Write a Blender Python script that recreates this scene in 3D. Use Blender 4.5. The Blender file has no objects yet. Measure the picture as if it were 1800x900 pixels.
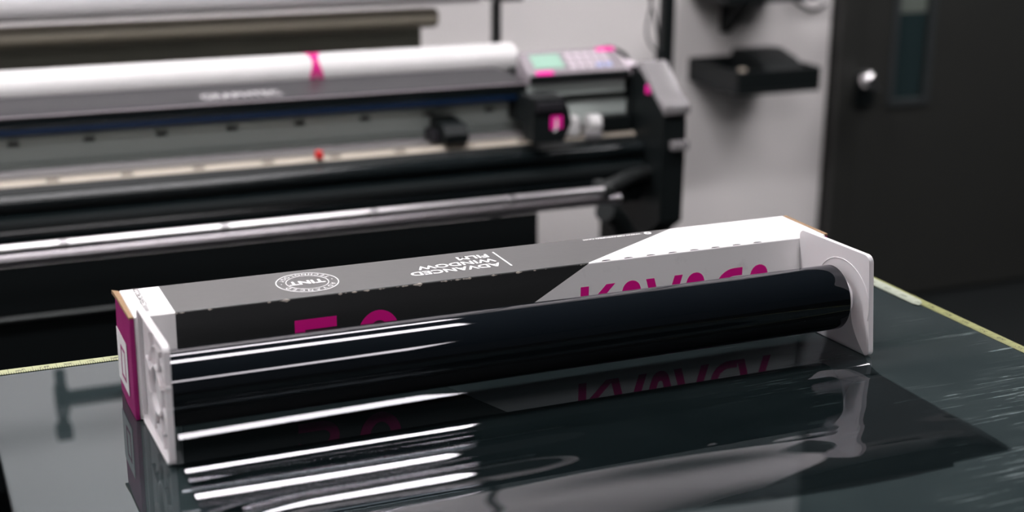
import bpy, bmesh, math, random
from mathutils import Vector, Matrix
random.seed(7)
C = bpy.context.scene.collection
S = bpy.context.scene

# ------------------------------------------------------------------ camera
cam_d = bpy.data.cameras.new('camera'); cam = bpy.data.objects.new('camera', cam_d); C.objects.link(cam)
cr = Vector((0.919, -0.394, 0.009)).normalized(); cf = Vector((0.379, 0.879, -0.289)).normalized()
cr = (cr - cf * cr.dot(cf)).normalized(); cu = cr.cross(cf)
M = Matrix((cr, cu, -cf)).transposed().to_4x4(); M.translation = Vector((-0.2046, -1.4223, 0.596))
cam.matrix_world = M
cam_d.sensor_width = 36.0; cam_d.lens = 2621.15 / 1800 * 36.0
cam_d.clip_start = 0.05; cam_d.clip_end = 50
cam_d.dof.use_dof = True; cam_d.dof.focus_distance = 1.66; cam_d.dof.aperture_fstop = 2.7; cam_d.dof.aperture_blades = 9
S.camera = cam
# ------------------------------------------------------------------ world, exposure
w = bpy.data.worlds.new('world'); S.world = w; w.use_nodes = True
w.node_tree.nodes['Background'].inputs[0].default_value = (0.75, 0.8, 0.85, 1)
w.node_tree.nodes['Background'].inputs[1].default_value = 0.02
S.view_settings.view_transform = 'Standard'; S.view_settings.look = 'None'
S.view_settings.exposure = 0.0; S.view_settings.gamma = 1.0; S.view_settings.use_curve_mapping = False
PANEL = 26.0      # radiance of the ceiling fixtures
CEIL = 1.95; FLOOR = -0.95
# fixtures: x0, x1, y centre, width, strength factor
PANELS = [(-0.42, 1.0, 0.36, 0.32, 1.0), (2.15, 3.55, 0.36, 0.30, 1.0), (-0.5, 1.2, -2.1, 0.55, 0.5),
          (-0.25, 1.19, 1.62, 0.26, 1.0), (2.75, 4.1, 1.62, 0.26, 0.9), (-2.3, -0.95, 0.36, 0.30, 1.0)]  # the right rear fixture is added to light the right of the wall

# ------------------------------------------------------------------ materials
def srgb(r, g, b):
    f = lambda c: (c/255/12.92) if c/255 <= 0.04045 else ((c/255+0.055)/1.055)**2.4
    return (f(r), f(g), f(b), 1)
def mat(name, col, rough=0.5, metal=0.0, vary=0.06, scale=30, bump=0.0, ior=1.5, coat=0.0, stretch=None):
    m = bpy.data.materials.new(name); m.use_nodes = True; nt = m.node_tree; b = nt.nodes['Principled BSDF']
    b.inputs['Roughness'].default_value = rough; b.inputs['Metallic'].default_value = metal
    b.inputs['IOR'].default_value = ior; b.inputs['Coat Weight'].default_value = coat; b.inputs['Coat Roughness'].default_value = .05
    tc = nt.nodes.new('ShaderNodeTexCoord'); mp = nt.nodes.new('ShaderNodeMapping'); nz = nt.nodes.new('ShaderNodeTexNoise')
    nz.inputs['Scale'].default_value = scale; nz.inputs['Detail'].default_value = 4
    if stretch: mp.inputs['Scale'].default_value = stretch
    nt.links.new(tc.outputs['Object'], mp.inputs[0]); nt.links.new(mp.outputs[0], nz.inputs['Vector'])
    mx = nt.nodes.new('ShaderNodeMix'); mx.data_type = 'RGBA'
    mx.inputs['A'].default_value = tuple(c*(1-vary) for c in col[:3]) + (1,)
    mx.inputs['B'].default_value = tuple(min(1, c*(1+vary)) for c in col[:3]) + (1,)
    nt.links.new(nz.outputs['Fac'], mx.inputs['Factor']); nt.links.new(mx.outputs['Result'], b.inputs['Base Color'])
    if bump:
        bp = nt.nodes.new('ShaderNodeBump'); bp.inputs['Strength'].default_value = bump; bp.inputs['Distance'].default_value = .002
        nt.links.new(nz.outputs['Fac'], bp.inputs['Height']); nt.links.new(bp.outputs[0], b.inputs['Normal'])
    return m
def emit(name, col, s):
    m = bpy.data.materials.new(name); m.use_nodes = True; nt = m.node_tree; nt.nodes.clear()
    e = nt.nodes.new('ShaderNodeEmission'); o = nt.nodes.new('ShaderNodeOutputMaterial')
    e.inputs[0].default_value = col; e.inputs[1].default_value = s; nt.links.new(e.outputs[0], o.inputs[0]); return m
def math_node(nt, op, a, b=None, c=None):
    n = nt.nodes.new('ShaderNodeMath'); n.operation = op
    for i, v in enumerate((a, b, c)):
        if v is None: continue
        if isinstance(v, (int, float)): n.inputs[i].default_value = v
        else: nt.links.new(v, n.inputs[i])
    return n.outputs[0]

m_wall = mat('white_wall_paint', (.90, .865, .855, 1), .6, scale=3, vary=.03)
m_dark = mat('charcoal_wall_paint', (.008, .011, .011, 1), .75, scale=5, vary=.1)
m_ceil = mat('dark_ceiling', (.02, .02, .022, 1), .8, scale=4)
m_floor = mat('dark_floor', (.006, .008, .0085, 1), .5, scale=6, vary=.2)
m_door = mat('dark_brown_door', (.023, .024, .022, 1), .5, scale=8, vary=.08)
m_black = mat('black_plastic', (.0045, .007, .0075, 1), .5, scale=60); m_black.node_tree.nodes['Principled BSDF'].inputs['Specular IOR Level'].default_value = .3
m_blackg = mat('glossy_black_plastic', (.006, .009, .010, 1), .18, scale=40)
m_blackm = mat('matte_black_cloth', (.003, .0045, .005, 1), .85, scale=120, bump=.2)
m_greytop = mat('dark_grey_cover', (.022, .021, .025, 1), .45, scale=50)
m_lid = mat('grey_lid', (.24, .23, .235, 1), .26, scale=50)
m_alu = mat('aluminium_beam', (.44, .49, .465, 1), .45, scale=20, stretch=(.1, 1, 1), vary=.05)
m_alu2 = mat('brushed_aluminium_tube', (.80, .78, .80, 1), .30, metal=1, scale=4, vary=.02)
m_alu3 = mat('dull_aluminium_tube', (.42, .40, .42, 1), .34, metal=1, scale=4, vary=.02)
m_beige = mat('beige_platen', (.47, .42, .35, 1), .5, scale=30)
m_marks = mat('brown_grey_plastic', (.12, .10, .08, 1), .5)
m_sheet = mat('pale_grey_sheet', (.27, .255, .25, 1), .4)
m_joint = mat('grey_metal_joint', (.35, .34, .35, 1), .4, metal=.8)
m_blue = mat('dark_blue_plastic', (.002, .014, .045, 1), .4)
m_media = mat('white_vinyl', (.70, .69, .685, 1), .38, scale=4, vary=.02, coat=.1)
m_backroll = mat('white_paper_roll', (.80, .79, .80, 1), .5, scale=4, vary=.03)
m_olive = mat('olive_grey_roll', (.20, .18, .14, 1), .55, scale=4, vary=.08)
m_olived = mat('dark_olive', (.11, .11, .088, 1), .7, scale=6, vary=.2)
_b = m_greytop.node_tree.nodes['Principled BSDF']; _b.inputs['Specular IOR Level'].default_value = .25
m_mag = mat('magenta_print', (.80, .000, .28, 1), .5, scale=40, vary=.04)
m_blackm.node_tree.nodes['Principled BSDF'].inputs['Specular IOR Level'].default_value = .12
m_magd = mat('magenta_carton', (.36, .000, .16, 1), .5, scale=40, vary=.05)
m_pink = mat('pink_tape', (.95, .01, .38, 1), .45)
m_red = mat('red_plastic', (.7, .03, .03, 1), .4)
m_kraft = mat('kraft_edge', (.29, .18, .095, 1), .8, scale=300, vary=.25, bump=.4)
m_white_ink = mat('white_ink', (.93, .92, .93, 1), .5, vary=.01)
m_dark_ink = mat('dark_ink', (.025, .022, .022, 1), .6)
m_dark_ink.node_tree.nodes['Principled BSDF'].inputs['Specular IOR Level'].default_value = .05
m_silver_ink = mat('silver_ink', (.62, .60, .62, 1), .4)
m_lcd = mat('green_display', (.33, .52, .42, 1), .25)
m_panelgrey = mat('grey_membrane_panel', (.27, .24, .26, 1), .4)
m_key = mat('pale_key', (.70, .62, .68, 1), .4)
m_keyb = mat('pale_blue_key', (.45, .5, .8, 1), .4)
m_chrome = mat('satin_chrome', (.85, .84, .85, 1), .18, metal=1)
m_steel = mat('dark_steel', (.05, .055, .055, 1), .35, metal=.6)
m_tubes = {}
for f in (1.0, .9, .5): m_tubes[f] = emit('lit_diffuser', (1.0, .962, .982, 1), PANEL*f)
m_housing = mat('white_metal_housing', (.5, .5, .5, 1), .5)
m_glassdoor = mat('dark_door_glass', (.018, .032, .034, 1), .12, ior=1.5)
m_greenish = mat('grey_green_patch', (.13, .15, .13, 1), .5)

def plastic_cap():
    m = mat('milky_plastic', (.84, .80, .82, 1), .34, scale=14, vary=.03)
    b = m.node_tree.nodes['Principled BSDF']
    b.inputs['Subsurface Weight'].default_value = .25; b.inputs['Subsurface Radius'].default_value = (.01, .008, .008); b.inputs['Subsurface Scale'].default_value = .6
    return m
m_cap = plastic_cap()

def carton():
    m = mat('printed_carton', (1, 1, 1, 1), .32, scale=60); nt = m.node_tree; b = nt.nodes['Principled BSDF']
    tc = nt.nodes.new('ShaderNodeTexCoord'); sp = nt.nodes.new('ShaderNodeSeparateXYZ'); nt.links.new(tc.outputs['Object'], sp.inputs[0])
    x, y, z = sp.outputs
    # dark ink between the left white band and the diagonal
    yy = math_node(nt, 'MAXIMUM', math_node(nt, 'SUBTRACT', y, 0.001), 0.0)
    zz = math_node(nt, 'MINIMUM', math_node(nt, 'SUBTRACT', z, 0.1095), 0.0)
    e = math_node(nt, 'SUBTRACT', math_node(nt, 'SUBTRACT', x, math_node(nt, 'MULTIPLY', yy, 1.705)), math_node(nt, 'MULTIPLY', zz, 1.743))
    right = math_node(nt, 'LESS_THAN', e, 0.502); left = math_node(nt, 'GREATER_THAN', x, 0.044)
    mask = math_node(nt, 'MULTIPLY', right, left)
    nz = nt.nodes.new('ShaderNodeTexNoise'); nz.inputs['Scale'].default_value = 55; nz.inputs['Detail'].default_value = 6; nt.links.new(tc.outputs['Object'], nz.inputs['Vector'])
    mp = nt.nodes.new('ShaderNodeMapping'); mp.inputs['Scale'].default_value = (90, 18, 22); nt.links.new(tc.outputs['Object'], mp.inputs[0])
    nz2 = nt.nodes.new('ShaderNodeTexNoise'); nz2.inputs['Scale'].default_value = 1; nz2.inputs['Detail'].default_value = 5; nt.links.new(mp.outputs[0], nz2.inputs['Vector'])
    # scuffs where the ink has rubbed off along the front top edge
    d = math_node(nt, 'ADD', math_node(nt, 'ABSOLUTE', math_node(nt, 'SUBTRACT', z, 0.1088)), math_node(nt, 'MULTIPLY', math_node(nt, 'MAXIMUM', y, 0.0), 1.0))
    edge = math_node(nt, 'LESS_THAN', d, math_node(nt, 'MULTIPLY', math_node(nt, 'SUBTRACT', nz2.outputs['Fac'], 0.53), 0.014))
    smud = math_node(nt, 'MULTIPLY', math_node(nt, 'MAXIMUM', math_node(nt, 'SUBTRACT', nz.outputs['Fac'], 0.60), 0.0), 1.3)
    wh = nt.nodes.new('ShaderNodeMix'); wh.data_type = 'RGBA'; wh.inputs['A'].default_value = (.90, .885, .885, 1); wh.inputs['B'].default_value = (.45, .44, .43, 1)
    nt.links.new(smud, wh.inputs['Factor'])
    dk = nt.nodes.new('ShaderNodeMix'); dk.data_type = 'RGBA'; dk.inputs['A'].default_value = (.012, .0135, .0135, 1); dk.inputs['B'].default_value = (.50, .45, .40, 1)
    nt.links.new(edge, dk.inputs['Factor'])
    mx = nt.nodes.new('ShaderNodeMix'); mx.data_type = 'RGBA'; nt.links.new(mask, mx.inputs['Factor'])
    nt.links.new(wh.outputs['Result'], mx.inputs['A']); nt.links.new(dk.outputs['Result'], mx.inputs['B'])
    nt.links.new(mx.outputs['Result'], b.inputs['Base Color']); nt.links.new(math_node(nt, 'ADD', math_node(nt, 'MULTIPLY', mask, .15), 1.5), b.inputs['IOR']); nt.links.new(math_node(nt, 'ADD', math_node(nt, 'MULTIPLY', mask, .11), .34), b.inputs['Roughness'])
    nt.links.new(math_node(nt, 'MULTIPLY', mask, .95), b.inputs['Sheen Weight']); b.inputs['Sheen Roughness'].default_value = .35; b.inputs['Sheen Tint'].default_value = (1, .96, .97, 1)
    bp = nt.nodes.new('ShaderNodeBump'); bp.inputs['Strength'].default_value = .08; bp.inputs['Distance'].default_value = .001
    nt.links.new(nz.outputs['Fac'], bp.inputs['Height']); nt.links.new(bp.outputs[0], b.inputs['Normal'])
    return m
m_carton = carton()

def film_mat(name, opaque, ior=1.75, tint=.5):
    m = bpy.data.materials.new(name); m.use_nodes = True; nt = m.node_tree; nt.nodes.clear()
    out = nt.nodes.new('ShaderNodeOutputMaterial'); mx = nt.nodes.new('ShaderNodeMixShader'); fr = nt.nodes.new('ShaderNodeFresnel')
    fr.inputs['IOR'].default_value = ior
    geo = nt.nodes.new('ShaderNodeNewGeometry')
    vm = nt.nodes.new('ShaderNodeVectorMath'); vm.operation = 'DOT_PRODUCT'; nt.links.new(geo.outputs['Incoming'], vm.inputs[0]); nt.links.new(geo.outputs['Normal'], vm.inputs[1])
    c = math_node(nt, 'ABSOLUTE', vm.outputs['Value']); f0 = ((ior-1)/(ior+1))**2
    sch = math_node(nt, 'ADD', math_node(nt, 'MULTIPLY', math_node(nt, 'POWER', math_node(nt, 'SUBTRACT', 1.0, c), 5), 1-f0), f0)
    if not opaque: sch = math_node(nt, 'MULTIPLY', sch, math_node(nt, 'SUBTRACT', 1.0, math_node(nt, 'MULTIPLY', geo.outputs['Backfacing'], .85)))   # underside reflection turned down to stop stray bounces beneath the sheet
    gl = nt.nodes.new('ShaderNodeBsdfGlossy'); gl.inputs['Roughness'].default_value = 0.0; gl.inputs['Color'].default_value = (.97, .95, 1, 1)
    if opaque:
        tc = nt.nodes.new('ShaderNodeTexCoord'); nz = nt.nodes.new('ShaderNodeTexNoise'); nz.inputs['Scale'].default_value = 8
        nt.links.new(tc.outputs['Object'], nz.inputs['Vector'])
        cl = nt.nodes.new('ShaderNodeMix'); cl.data_type = 'RGBA'; cl.inputs['A'].default_value = (.0035, .005, .007, 1); cl.inputs['B'].default_value = (.0055, .0075, .0095, 1)
        nt.links.new(nz.outputs['Fac'], cl.inputs['Factor'])
        tr = nt.nodes.new('ShaderNodeBsdfDiffuse'); nt.links.new(cl.outputs['Result'], tr.inputs['Color'])
    else:
        tr = nt.nodes.new('ShaderNodeBsdfTransparent'); tr.inputs['Color'].default_value = (tint*.92, tint*.98, tint, 1)
    nt.links.new(sch, mx.inputs[0]); nt.links.new(tr.outputs[0], mx.inputs[1]); nt.links.new(gl.outputs[0], mx.inputs[2]); nt.links.new(mx.outputs[0], out.inputs[0])
    return m
m_roll = film_mat('wound_tinted_film', True, 1.66)
m_film = film_mat('tinted_film', False, 1.82, .5)

def table_mat():
    m = mat('scratched_cutting_glass', (.03, .042, .045, 1), .05, ior=1.63, scale=3); nt = m.node_tree; b = nt.nodes['Principled BSDF']; b.inputs['Specular Tint'].default_value = (.74, .92, 1, 1)
    tc = nt.nodes.new('ShaderNodeTexCoord')
    col = None; tot = None
    for i, (rot, sc, seed) in enumerate(((.35, (9, 230, 1), 0), (1.25, (12, 260, 1), 3), (-.5, (7, 240, 1), 7), (.05, (5, 200, 1), 11), (2.2, (16, 300, 1), 5))):
        mp = nt.nodes.new('ShaderNodeMapping'); mp.inputs['Rotation'].default_value = (0, 0, rot); mp.inputs['Scale'].default_value = sc; mp.inputs['Location'].default_value = (seed, seed*.7, 0)
        nt.links.new(tc.outputs['Object'], mp.inputs[0])
        nz = nt.nodes.new('ShaderNodeTexNoise'); nz.inputs['Scale'].default_value = 1; nz.inputs['Detail'].default_value = 2; nt.links.new(mp.outputs[0], nz.inputs['Vector'])
        l = math_node(nt, 'MULTIPLY', math_node(nt, 'MAXIMUM', math_node(nt, 'SUBTRACT', nz.outputs['Fac'], .61), 0.0), 7.0)
        tot = l if tot is None else math_node(nt, 'ADD', tot, l)
    nz = nt.nodes.new('ShaderNodeTexNoise'); nz.inputs['Scale'].default_value = 7; nz.inputs['Detail'].default_value = 3; nt.links.new(tc.outputs['Object'], nz.inputs['Vector'])
    patch = math_node(nt, 'MAXIMUM', math_node(nt, 'MULTIPLY', math_node(nt, 'SUBTRACT', nz.outputs['Fac'], .42), 5.0), 0.0)
    sp = nt.nodes.new('ShaderNodeSeparateXYZ'); nt.links.new(tc.outputs['Object'], sp.inputs[0])
    px = math_node(nt, 'MINIMUM', math_node(nt, 'MAXIMUM', math_node(nt, 'MULTIPLY', math_node(nt, 'ADD', sp.outputs[0], .02), 2.2), 0.0), 1.0)   # the right half is worn most
    tot = math_node(nt, 'MINIMUM', math_node(nt, 'MULTIPLY', math_node(nt, 'MULTIPLY', tot, patch), px), 1.0)
    haze = math_node(nt, 'MULTIPLY', nz.outputs['Fac'], 1.0)
    mx = nt.nodes.new('ShaderNodeMix'); mx.data_type = 'RGBA'; mx.inputs['A'].default_value = (.013, .020, .0215, 1); mx.inputs['B'].default_value = (.030, .042, .043, 1); nt.links.new(haze, mx.inputs['Factor'])
    m2 = nt.nodes.new('ShaderNodeMix'); m2.data_type = 'RGBA'; m2.inputs['B'].default_value = (.10, .125, .125, 1); nt.links.new(mx.outputs['Result'], m2.inputs['A']); nt.links.new(tot, m2.inputs['Factor'])
    nt.links.new(m2.outputs['Result'], b.inputs['Base Color'])
    r = math_node(nt, 'ADD', math_node(nt, 'MULTIPLY', tot, .35), .012); nt.links.new(r, b.inputs['Roughness'])
    return m
m_table = table_mat()
m_edge = mat('green_glass_edge', (.25, .33, .28, 1), .15, ior=1.6)

def tape_mat(name, axis, face=(.36, .38, .20, 1), ink=(.05, .055, .02, 1), period=.00254, a=0.0, b_=.015, flip=False):
    """a measuring tape: graduation ticks along one side, blurred figures along the middle"""
    m = mat(name, face, .35, scale=50); nt = m.node_tree; b = nt.nodes['Principled BSDF']
    tc = nt.nodes.new('ShaderNodeTexCoord'); sp = nt.nodes.new('ShaderNodeSeparateXYZ'); nt.links.new(tc.outputs['Object'], sp.inputs[0])
    u = sp.outputs[axis]; v = sp.outputs[1-axis]
    f = math_node(nt, 'FRACT', math_node(nt, 'DIVIDE', u, period)); t1 = math_node(nt, 'LESS_THAN', f, .32)
    s1 = math_node(nt, 'LESS_THAN', v, -.003) if not flip else math_node(nt, 'GREATER_THAN', v, .004)
    t1 = math_node(nt, 'MULTIPLY', t1, s1)
    g = math_node(nt, 'FRACT', math_node(nt, 'DIVIDE', u, period*10)); t2 = math_node(nt, 'LESS_THAN', g, .02)
    # figure-like blocks
    h = math_node(nt, 'MULTIPLY', math_node(nt, 'LESS_THAN', math_node(nt, 'ABSOLUTE', math_node(nt, 'SUBTRACT', g, .5)), .2), math_node(nt, 'LESS_THAN', math_node(nt, 'ABSOLUTE', v), .0025))
    nz = nt.nodes.new('ShaderNodeTexNoise'); nz.inputs['Scale'].default_value = 420; nt.links.new(tc.outputs['Object'], nz.inputs['Vector'])
    h = math_node(nt, 'MULTIPLY', h, math_node(nt, 'GREATER_THAN', nz.outputs['Fac'], .5))
    k = math_node(nt, 'MINIMUM', math_node(nt, 'ADD', math_node(nt, 'ADD', t1, t2), h), 1.0)
    mx = nt.nodes.new('ShaderNodeMix'); mx.data_type = 'RGBA'; mx.inputs['A'].default_value = face; mx.inputs['B'].default_value = ink
    nt.links.new(k, mx.inputs['Factor']); nt.links.new(mx.outputs['Result'], b.inputs['Base Color'])
    return m
m_tape_x = tape_mat('yellow_tape_measure', 0)
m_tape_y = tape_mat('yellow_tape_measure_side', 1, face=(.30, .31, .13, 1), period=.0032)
m_tape_loose = tape_mat('pale_tape_offcut', 1, face=(.42, .46, .38, 1), period=.0032)

# ------------------------------------------------------------------ mesh helpers (world coordinates in, object placed on its parent)
def worldloc(o):
    v = Vector((0, 0, 0))
    while o: v += o.location; o = o.parent
    return v
def thing(name, label, cat, loc=(0, 0, 0), group=None):
    o = bpy.data.objects.new(name, None); C.objects.link(o); o.empty_display_size = .05
    o.location = loc; o['label'] = label; o['category'] = cat
    if group: o['group'] = group
    return o
def obj(name, bm, m, parent=None, smooth=False, auto=True, label=None):
    if parent is None:
        xs = [v.co.x for v in bm.verts]; ys = [v.co.y for v in bm.verts]; zs = [v.co.z for v in bm.verts]
        org = Vector(((min(xs)+max(xs))/2, (min(ys)+max(ys))/2, min(zs)))
    else: org = worldloc(parent)
    bmesh.ops.translate(bm, verts=bm.verts, vec=-org)
    bmesh.ops.recalc_face_normals(bm, faces=bm.faces) if auto else None
    me = bpy.data.meshes.new(name); bm.to_mesh(me); bm.free()
    o = bpy.data.objects.new(name, me); C.objects.link(o)
    for mm in (m if isinstance(m, (list, tuple)) else [m]): me.materials.append(mm)
    if parent is None: o.location = org
    else: o.parent = parent
    if smooth:
        for p in me.polygons: p.use_smooth = True
        try: me.set_sharp_from_angle(angle=math.radians(28))
        except Exception: pass
    if label: o['label'] = label
    return o
def tag(o, label, cat, group=None):
    o['label'] = label; o['category'] = cat
    if group: o['group'] = group
    return o
def struct(name, bm, m, parent=None, **k):
    o = obj(name, bm, m, parent, **k)
    if parent is None: o['kind'] = 'structure'
    return o
def BM(): return bmesh.new()
def box(bm, x0, x1, y0, y1, z0, z1, bev=0.0, seg=2, rot=None, mi=0):
    r = bmesh.ops.create_cube(bm, size=1); vs = r['verts']
    c = Vector(((x0+x1)/2, (y0+y1)/2, (z0+z1)/2))
    for v in vs: v.co = Vector((v.co.x*(x1-x0), v.co.y*(y1-y0), v.co.z*(z1-z0)))
    if rot is not None:
        for v in vs: v.co = rot @ v.co
    for v in vs: v.co += c
    fs = set(f for v in vs for f in v.link_faces)
    for f in fs: f.material_index = mi
    if bev > 0:
        es = list(set(e for v in vs for e in v.link_edges))
        bmesh.ops.bevel(bm, geom=es, offset=bev, segments=seg, profile=.5, affect='EDGES')
    return bm
def prism_x(bm, prof, x0, x1, bev=0.0, mi=0):
    """profile of (y, z) points extruded along x"""
    a = [bm.verts.new((x0, y, z)) for y, z in prof]; b = [bm.verts.new((x1, y, z)) for y, z in prof]
    n = len(prof); fs = [bm.faces.new(a), bm.faces.new(b[::-1])]
    for i in range(n): fs.append(bm.faces.new((a[i], b[i], b[(i+1) % n], a[(i+1) % n])))
    for f in fs: f.material_index = mi
    if bev > 0:
        es = list(set(e for v in a+b for e in v.link_edges)); bmesh.ops.bevel(bm, geom=es, offset=bev, segments=2, profile=.5, affect='EDGES')
    return bm
def cyl(bm, p0, p1, r0, r1=None, n=48, cap=True):
    p0 = Vector(p0); p1 = Vector(p1); r1 = r0 if r1 is None else r1; d = (p1-p0).normalized()
    q = d.orthogonal().normalized(); s = d.cross(q)
    A = []; B = []
    for i in range(n):
        t = 2*math.pi*i/n; k = q*math.cos(t)+s*math.sin(t); A.append(bm.verts.new(p0+k*r0)); B.append(bm.verts.new(p1+k*r1))
    for i in range(n): bm.faces.new((A[i], B[i], B[(i+1) % n], A[(i+1) % n]))
    if cap: bm.faces.new(A[::-1]); bm.faces.new(B)
    return bm
def lathe(bm, prof, p0, d, n=48):
    """profile of (distance along d, radius) turned about the axis through p0"""
    p0 = Vector(p0); d = Vector(d).normalized(); q = d.orthogonal().normalized(); s = d.cross(q); rings = []
    for t, r in prof:
        if r < 1e-6: rings.append([bm.verts.new(p0+d*t)]); continue
        rings.append([bm.verts.new(p0+d*t+(q*math.cos(2*math.pi*i/n)+s*math.sin(2*math.pi*i/n))*r) for i in range(n)])
    for a, b in zip(rings, rings[1:]):
        for i in range(n):
            j = (i+1) % n
            if len(a) == 1 and len(b) == 1: continue
            if len(a) == 1: bm.faces.new((a[0], b[j], b[i]))
            elif len(b) == 1: bm.faces.new((a[i], a[j], b[0]))
            else: bm.faces.new((a[i], a[j], b[j], b[i]))
    return bm
def tube(bm, pts, r, n=16, sub=6):
    """round tube along a smoothed path"""
    P = [Vector(p) for p in pts]; Q = []
    for i in range(len(P)-1):
        a = P[max(i-1, 0)]; b = P[i]; c = P[i+1]; d = P[min(i+2, len(P)-1)]
        for k in range(sub):
            t = k/sub; Q.append(.5*((2*b)+(c-a)*t+(2*a-5*b+4*c-d)*t*t+(3*b-a-3*c+d)*t**3))
    Q.append(P[-1]); rings = []; up = Vector((0.13, .2, 1)).normalized()
    for i, q in enumerate(Q):
        d = (Q[min(i+1, len(Q)-1)]-Q[max(i-1, 0)]).normalized(); a = d.cross(up).normalized(); b = a.cross(d)
        rings.append([bm.verts.new(q+(a*math.cos(2*math.pi*k/n)+b*math.sin(2*math.pi*k/n))*r) for k in range(n)])
    for A, B in zip(rings, rings[1:]):
        for k in range(n): bm.faces.new((A[k], A[(k+1) % n], B[(k+1) % n], B[k]))
    bm.faces.new(rings[0][::-1]); bm.faces.new(rings[-1]); return bm
def poly_on(bm, pts, to, th=.0003):
    """flat print: polygon of 2D points mapped through to(u, v, h), h above the surface"""
    a = [bm.verts.new(to(u, v, 0)) for u, v in pts]; b = [bm.verts.new(to(u, v, th)) for u, v in pts]; n = len(pts)
    bm.faces.new(a[::-1]); bm.faces.new(b)
    for i in range(n): bm.faces.new((a[i], a[(i+1) % n], b[(i+1) % n], b[i]))
    return bm
def text_on(bm, s, size, to, bold=.0, sx=1.0, th=.0003, spacing=1.0, align='LEFT'):
    """lettering as mesh: laid out in 2D by Blender's own font, mapped through to(u, v, h); returns its width"""
    cu = bpy.data.curves.new('t', 'FONT'); cu.body = s; cu.size = size; cu.offset = bold*size; cu.space_character = spacing; cu.align_x = align
    cu.resolution_u = 3
    o = bpy.data.objects.new('t', cu); C.objects.link(o); dg = bpy.context.evaluated_depsgraph_get(); dg.update()
    me = bpy.data.meshes.new_from_object(o.evaluated_get(dg)); bpy.data.objects.remove(o); bpy.data.curves.remove(cu)
    vs = [bm.verts.new(to(v.co.x*sx, v.co.y, th)) for v in me.vertices]
    for p in me.polygons:
        try: bm.faces.new([vs[i] for i in p.vertices])
        except ValueError: pass
    wd = max((v.co.x for v in me.vertices), default=0)*sx
    bpy.data.meshes.remove(me); return wd

# ================================================================== THE ROOM
XL, XR, YF, YB = -3.0, 4.6, -3.4, 2.4
XD = 2.50            # where the white wall ends and the dark wall begins
struct('floor', box(BM(), XL, XR, YF, YB, FLOOR-.1, FLOOR), m_floor)
struct('ceiling', box(BM(), XL, XR, YF, YB, CEIL, CEIL+.1), m_ceil)
struct('wall_back', box(BM(), XL, XD, YB, YB+.1, FLOOR, CEIL), m_wall)
struct('wall_back_dark', box(BM(), XD, XR, YB, YB+.1, FLOOR, CEIL), m_dark).name = 'wall_rear'
struct('wall_left', box(BM(), XL-.1, XL, YF, YB+.1, FLOOR, CEIL), m_wall)
struct('wall_right', box(BM(), XR, XR+.1, YF, YB+.1, FLOOR, CEIL), m_dark)
struct('wall_front', box(BM(), XL, XR, YF-.1, YF, FLOOR, CEIL), m_dark)
struct('baseboard_back', box(BM(), XL, XD, YB-.012, YB, FLOOR, FLOOR+.1, .003), m_black)

# door with a narrow window
bm = BM(); y0, y1 = YB-.035, YB-.001; gx0, gx1, gz0, gz1 = 2.725, 2.845, -.28, .9; dx0, dx1, dz1 = 2.575, 3.46, 1.1
box(bm, dx0, gx0, y0, y1, FLOOR+.01, dz1, .002); box(bm, gx1, dx1, y0, y1, FLOOR+.01, dz1, .002)
box(bm, gx0, gx1, y0, y1, FLOOR+.01, gz0); box(bm, gx0, gx1, y0, y1, gz1, dz1)
door = struct('door_1', bm, m_door)
bm = BM(); box(bm, XD+.01, dx0-.003, YB-.05, YB-.001, FLOOR, dz1+.08, .004); box(bm, dx1+.003, dx1+.08, YB-.05, YB-.001, FLOOR, dz1+.08, .004); box(bm, XD+.01, dx1+.08, YB-.05, YB-.001, dz1+.003, dz1+.08, .004)
struct('trim_1', bm, m_door)
bm = BM()
for a in ((gx0-.02, gx0, gz0-.02, gz1+.02), (gx1, gx1+.02, gz0-.02, gz1+.02), (gx0, gx1, gz0-.02, gz0), (gx0, gx1, gz1, gz1+.02)): box(bm, a[0], a[1], y0-.008, y0+.004, a[2], a[3], .002)
struct('glazing_bead', bm, mat('grey_door_bead', (.035, .04, .042, 1), .4), door)
struct('door_glass', box(BM(), gx0, gx1, YB-.02, YB-.014, gz0, gz1), m_glassdoor, door)
struct('window_patch', box(BM(), gx0+.006, gx1-.006, YB-.0225, YB-.0205, -.01, .12), m_greenish, door)  # flat patch standing in for something seen through the window
bm = BM(); kx, kz = 2.600, -.215
lathe(bm, [(0, 0), (0, .034), (.006, .036), (.010, .032), (.012, .014), (.045, .012)], (kx, y0, kz), (0, -1, 0), 32)
struct('escutcheon', bm, m_black, door, smooth=True)
bm = BM(); lathe(bm, [(0, .010), (.006, .014), (.020, .026), (.034, .028), (.046, .022), (.052, .010), (.053, 0)], (kx-.01, y0-.035, kz+.012), (-.25, -1, .25), 32)
struct('door_knob', bm, m_chrome, door, smooth=True)
bm = BM(); tube(bm, [(kx-.01, y0-.05, kz+.02), (kx+.012, y0-.058, kz+.0), (kx+.03, y0-.056, kz-.012)], .009)
struct('thumb_turn', bm, m_chrome, door, smooth=True)
bm = BM(); box(bm, kx-.032, kx+.045, y0-.02, y0+.001, kz-.075, kz-.015, .006); struct('lock_case', bm, m_black, door)

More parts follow.
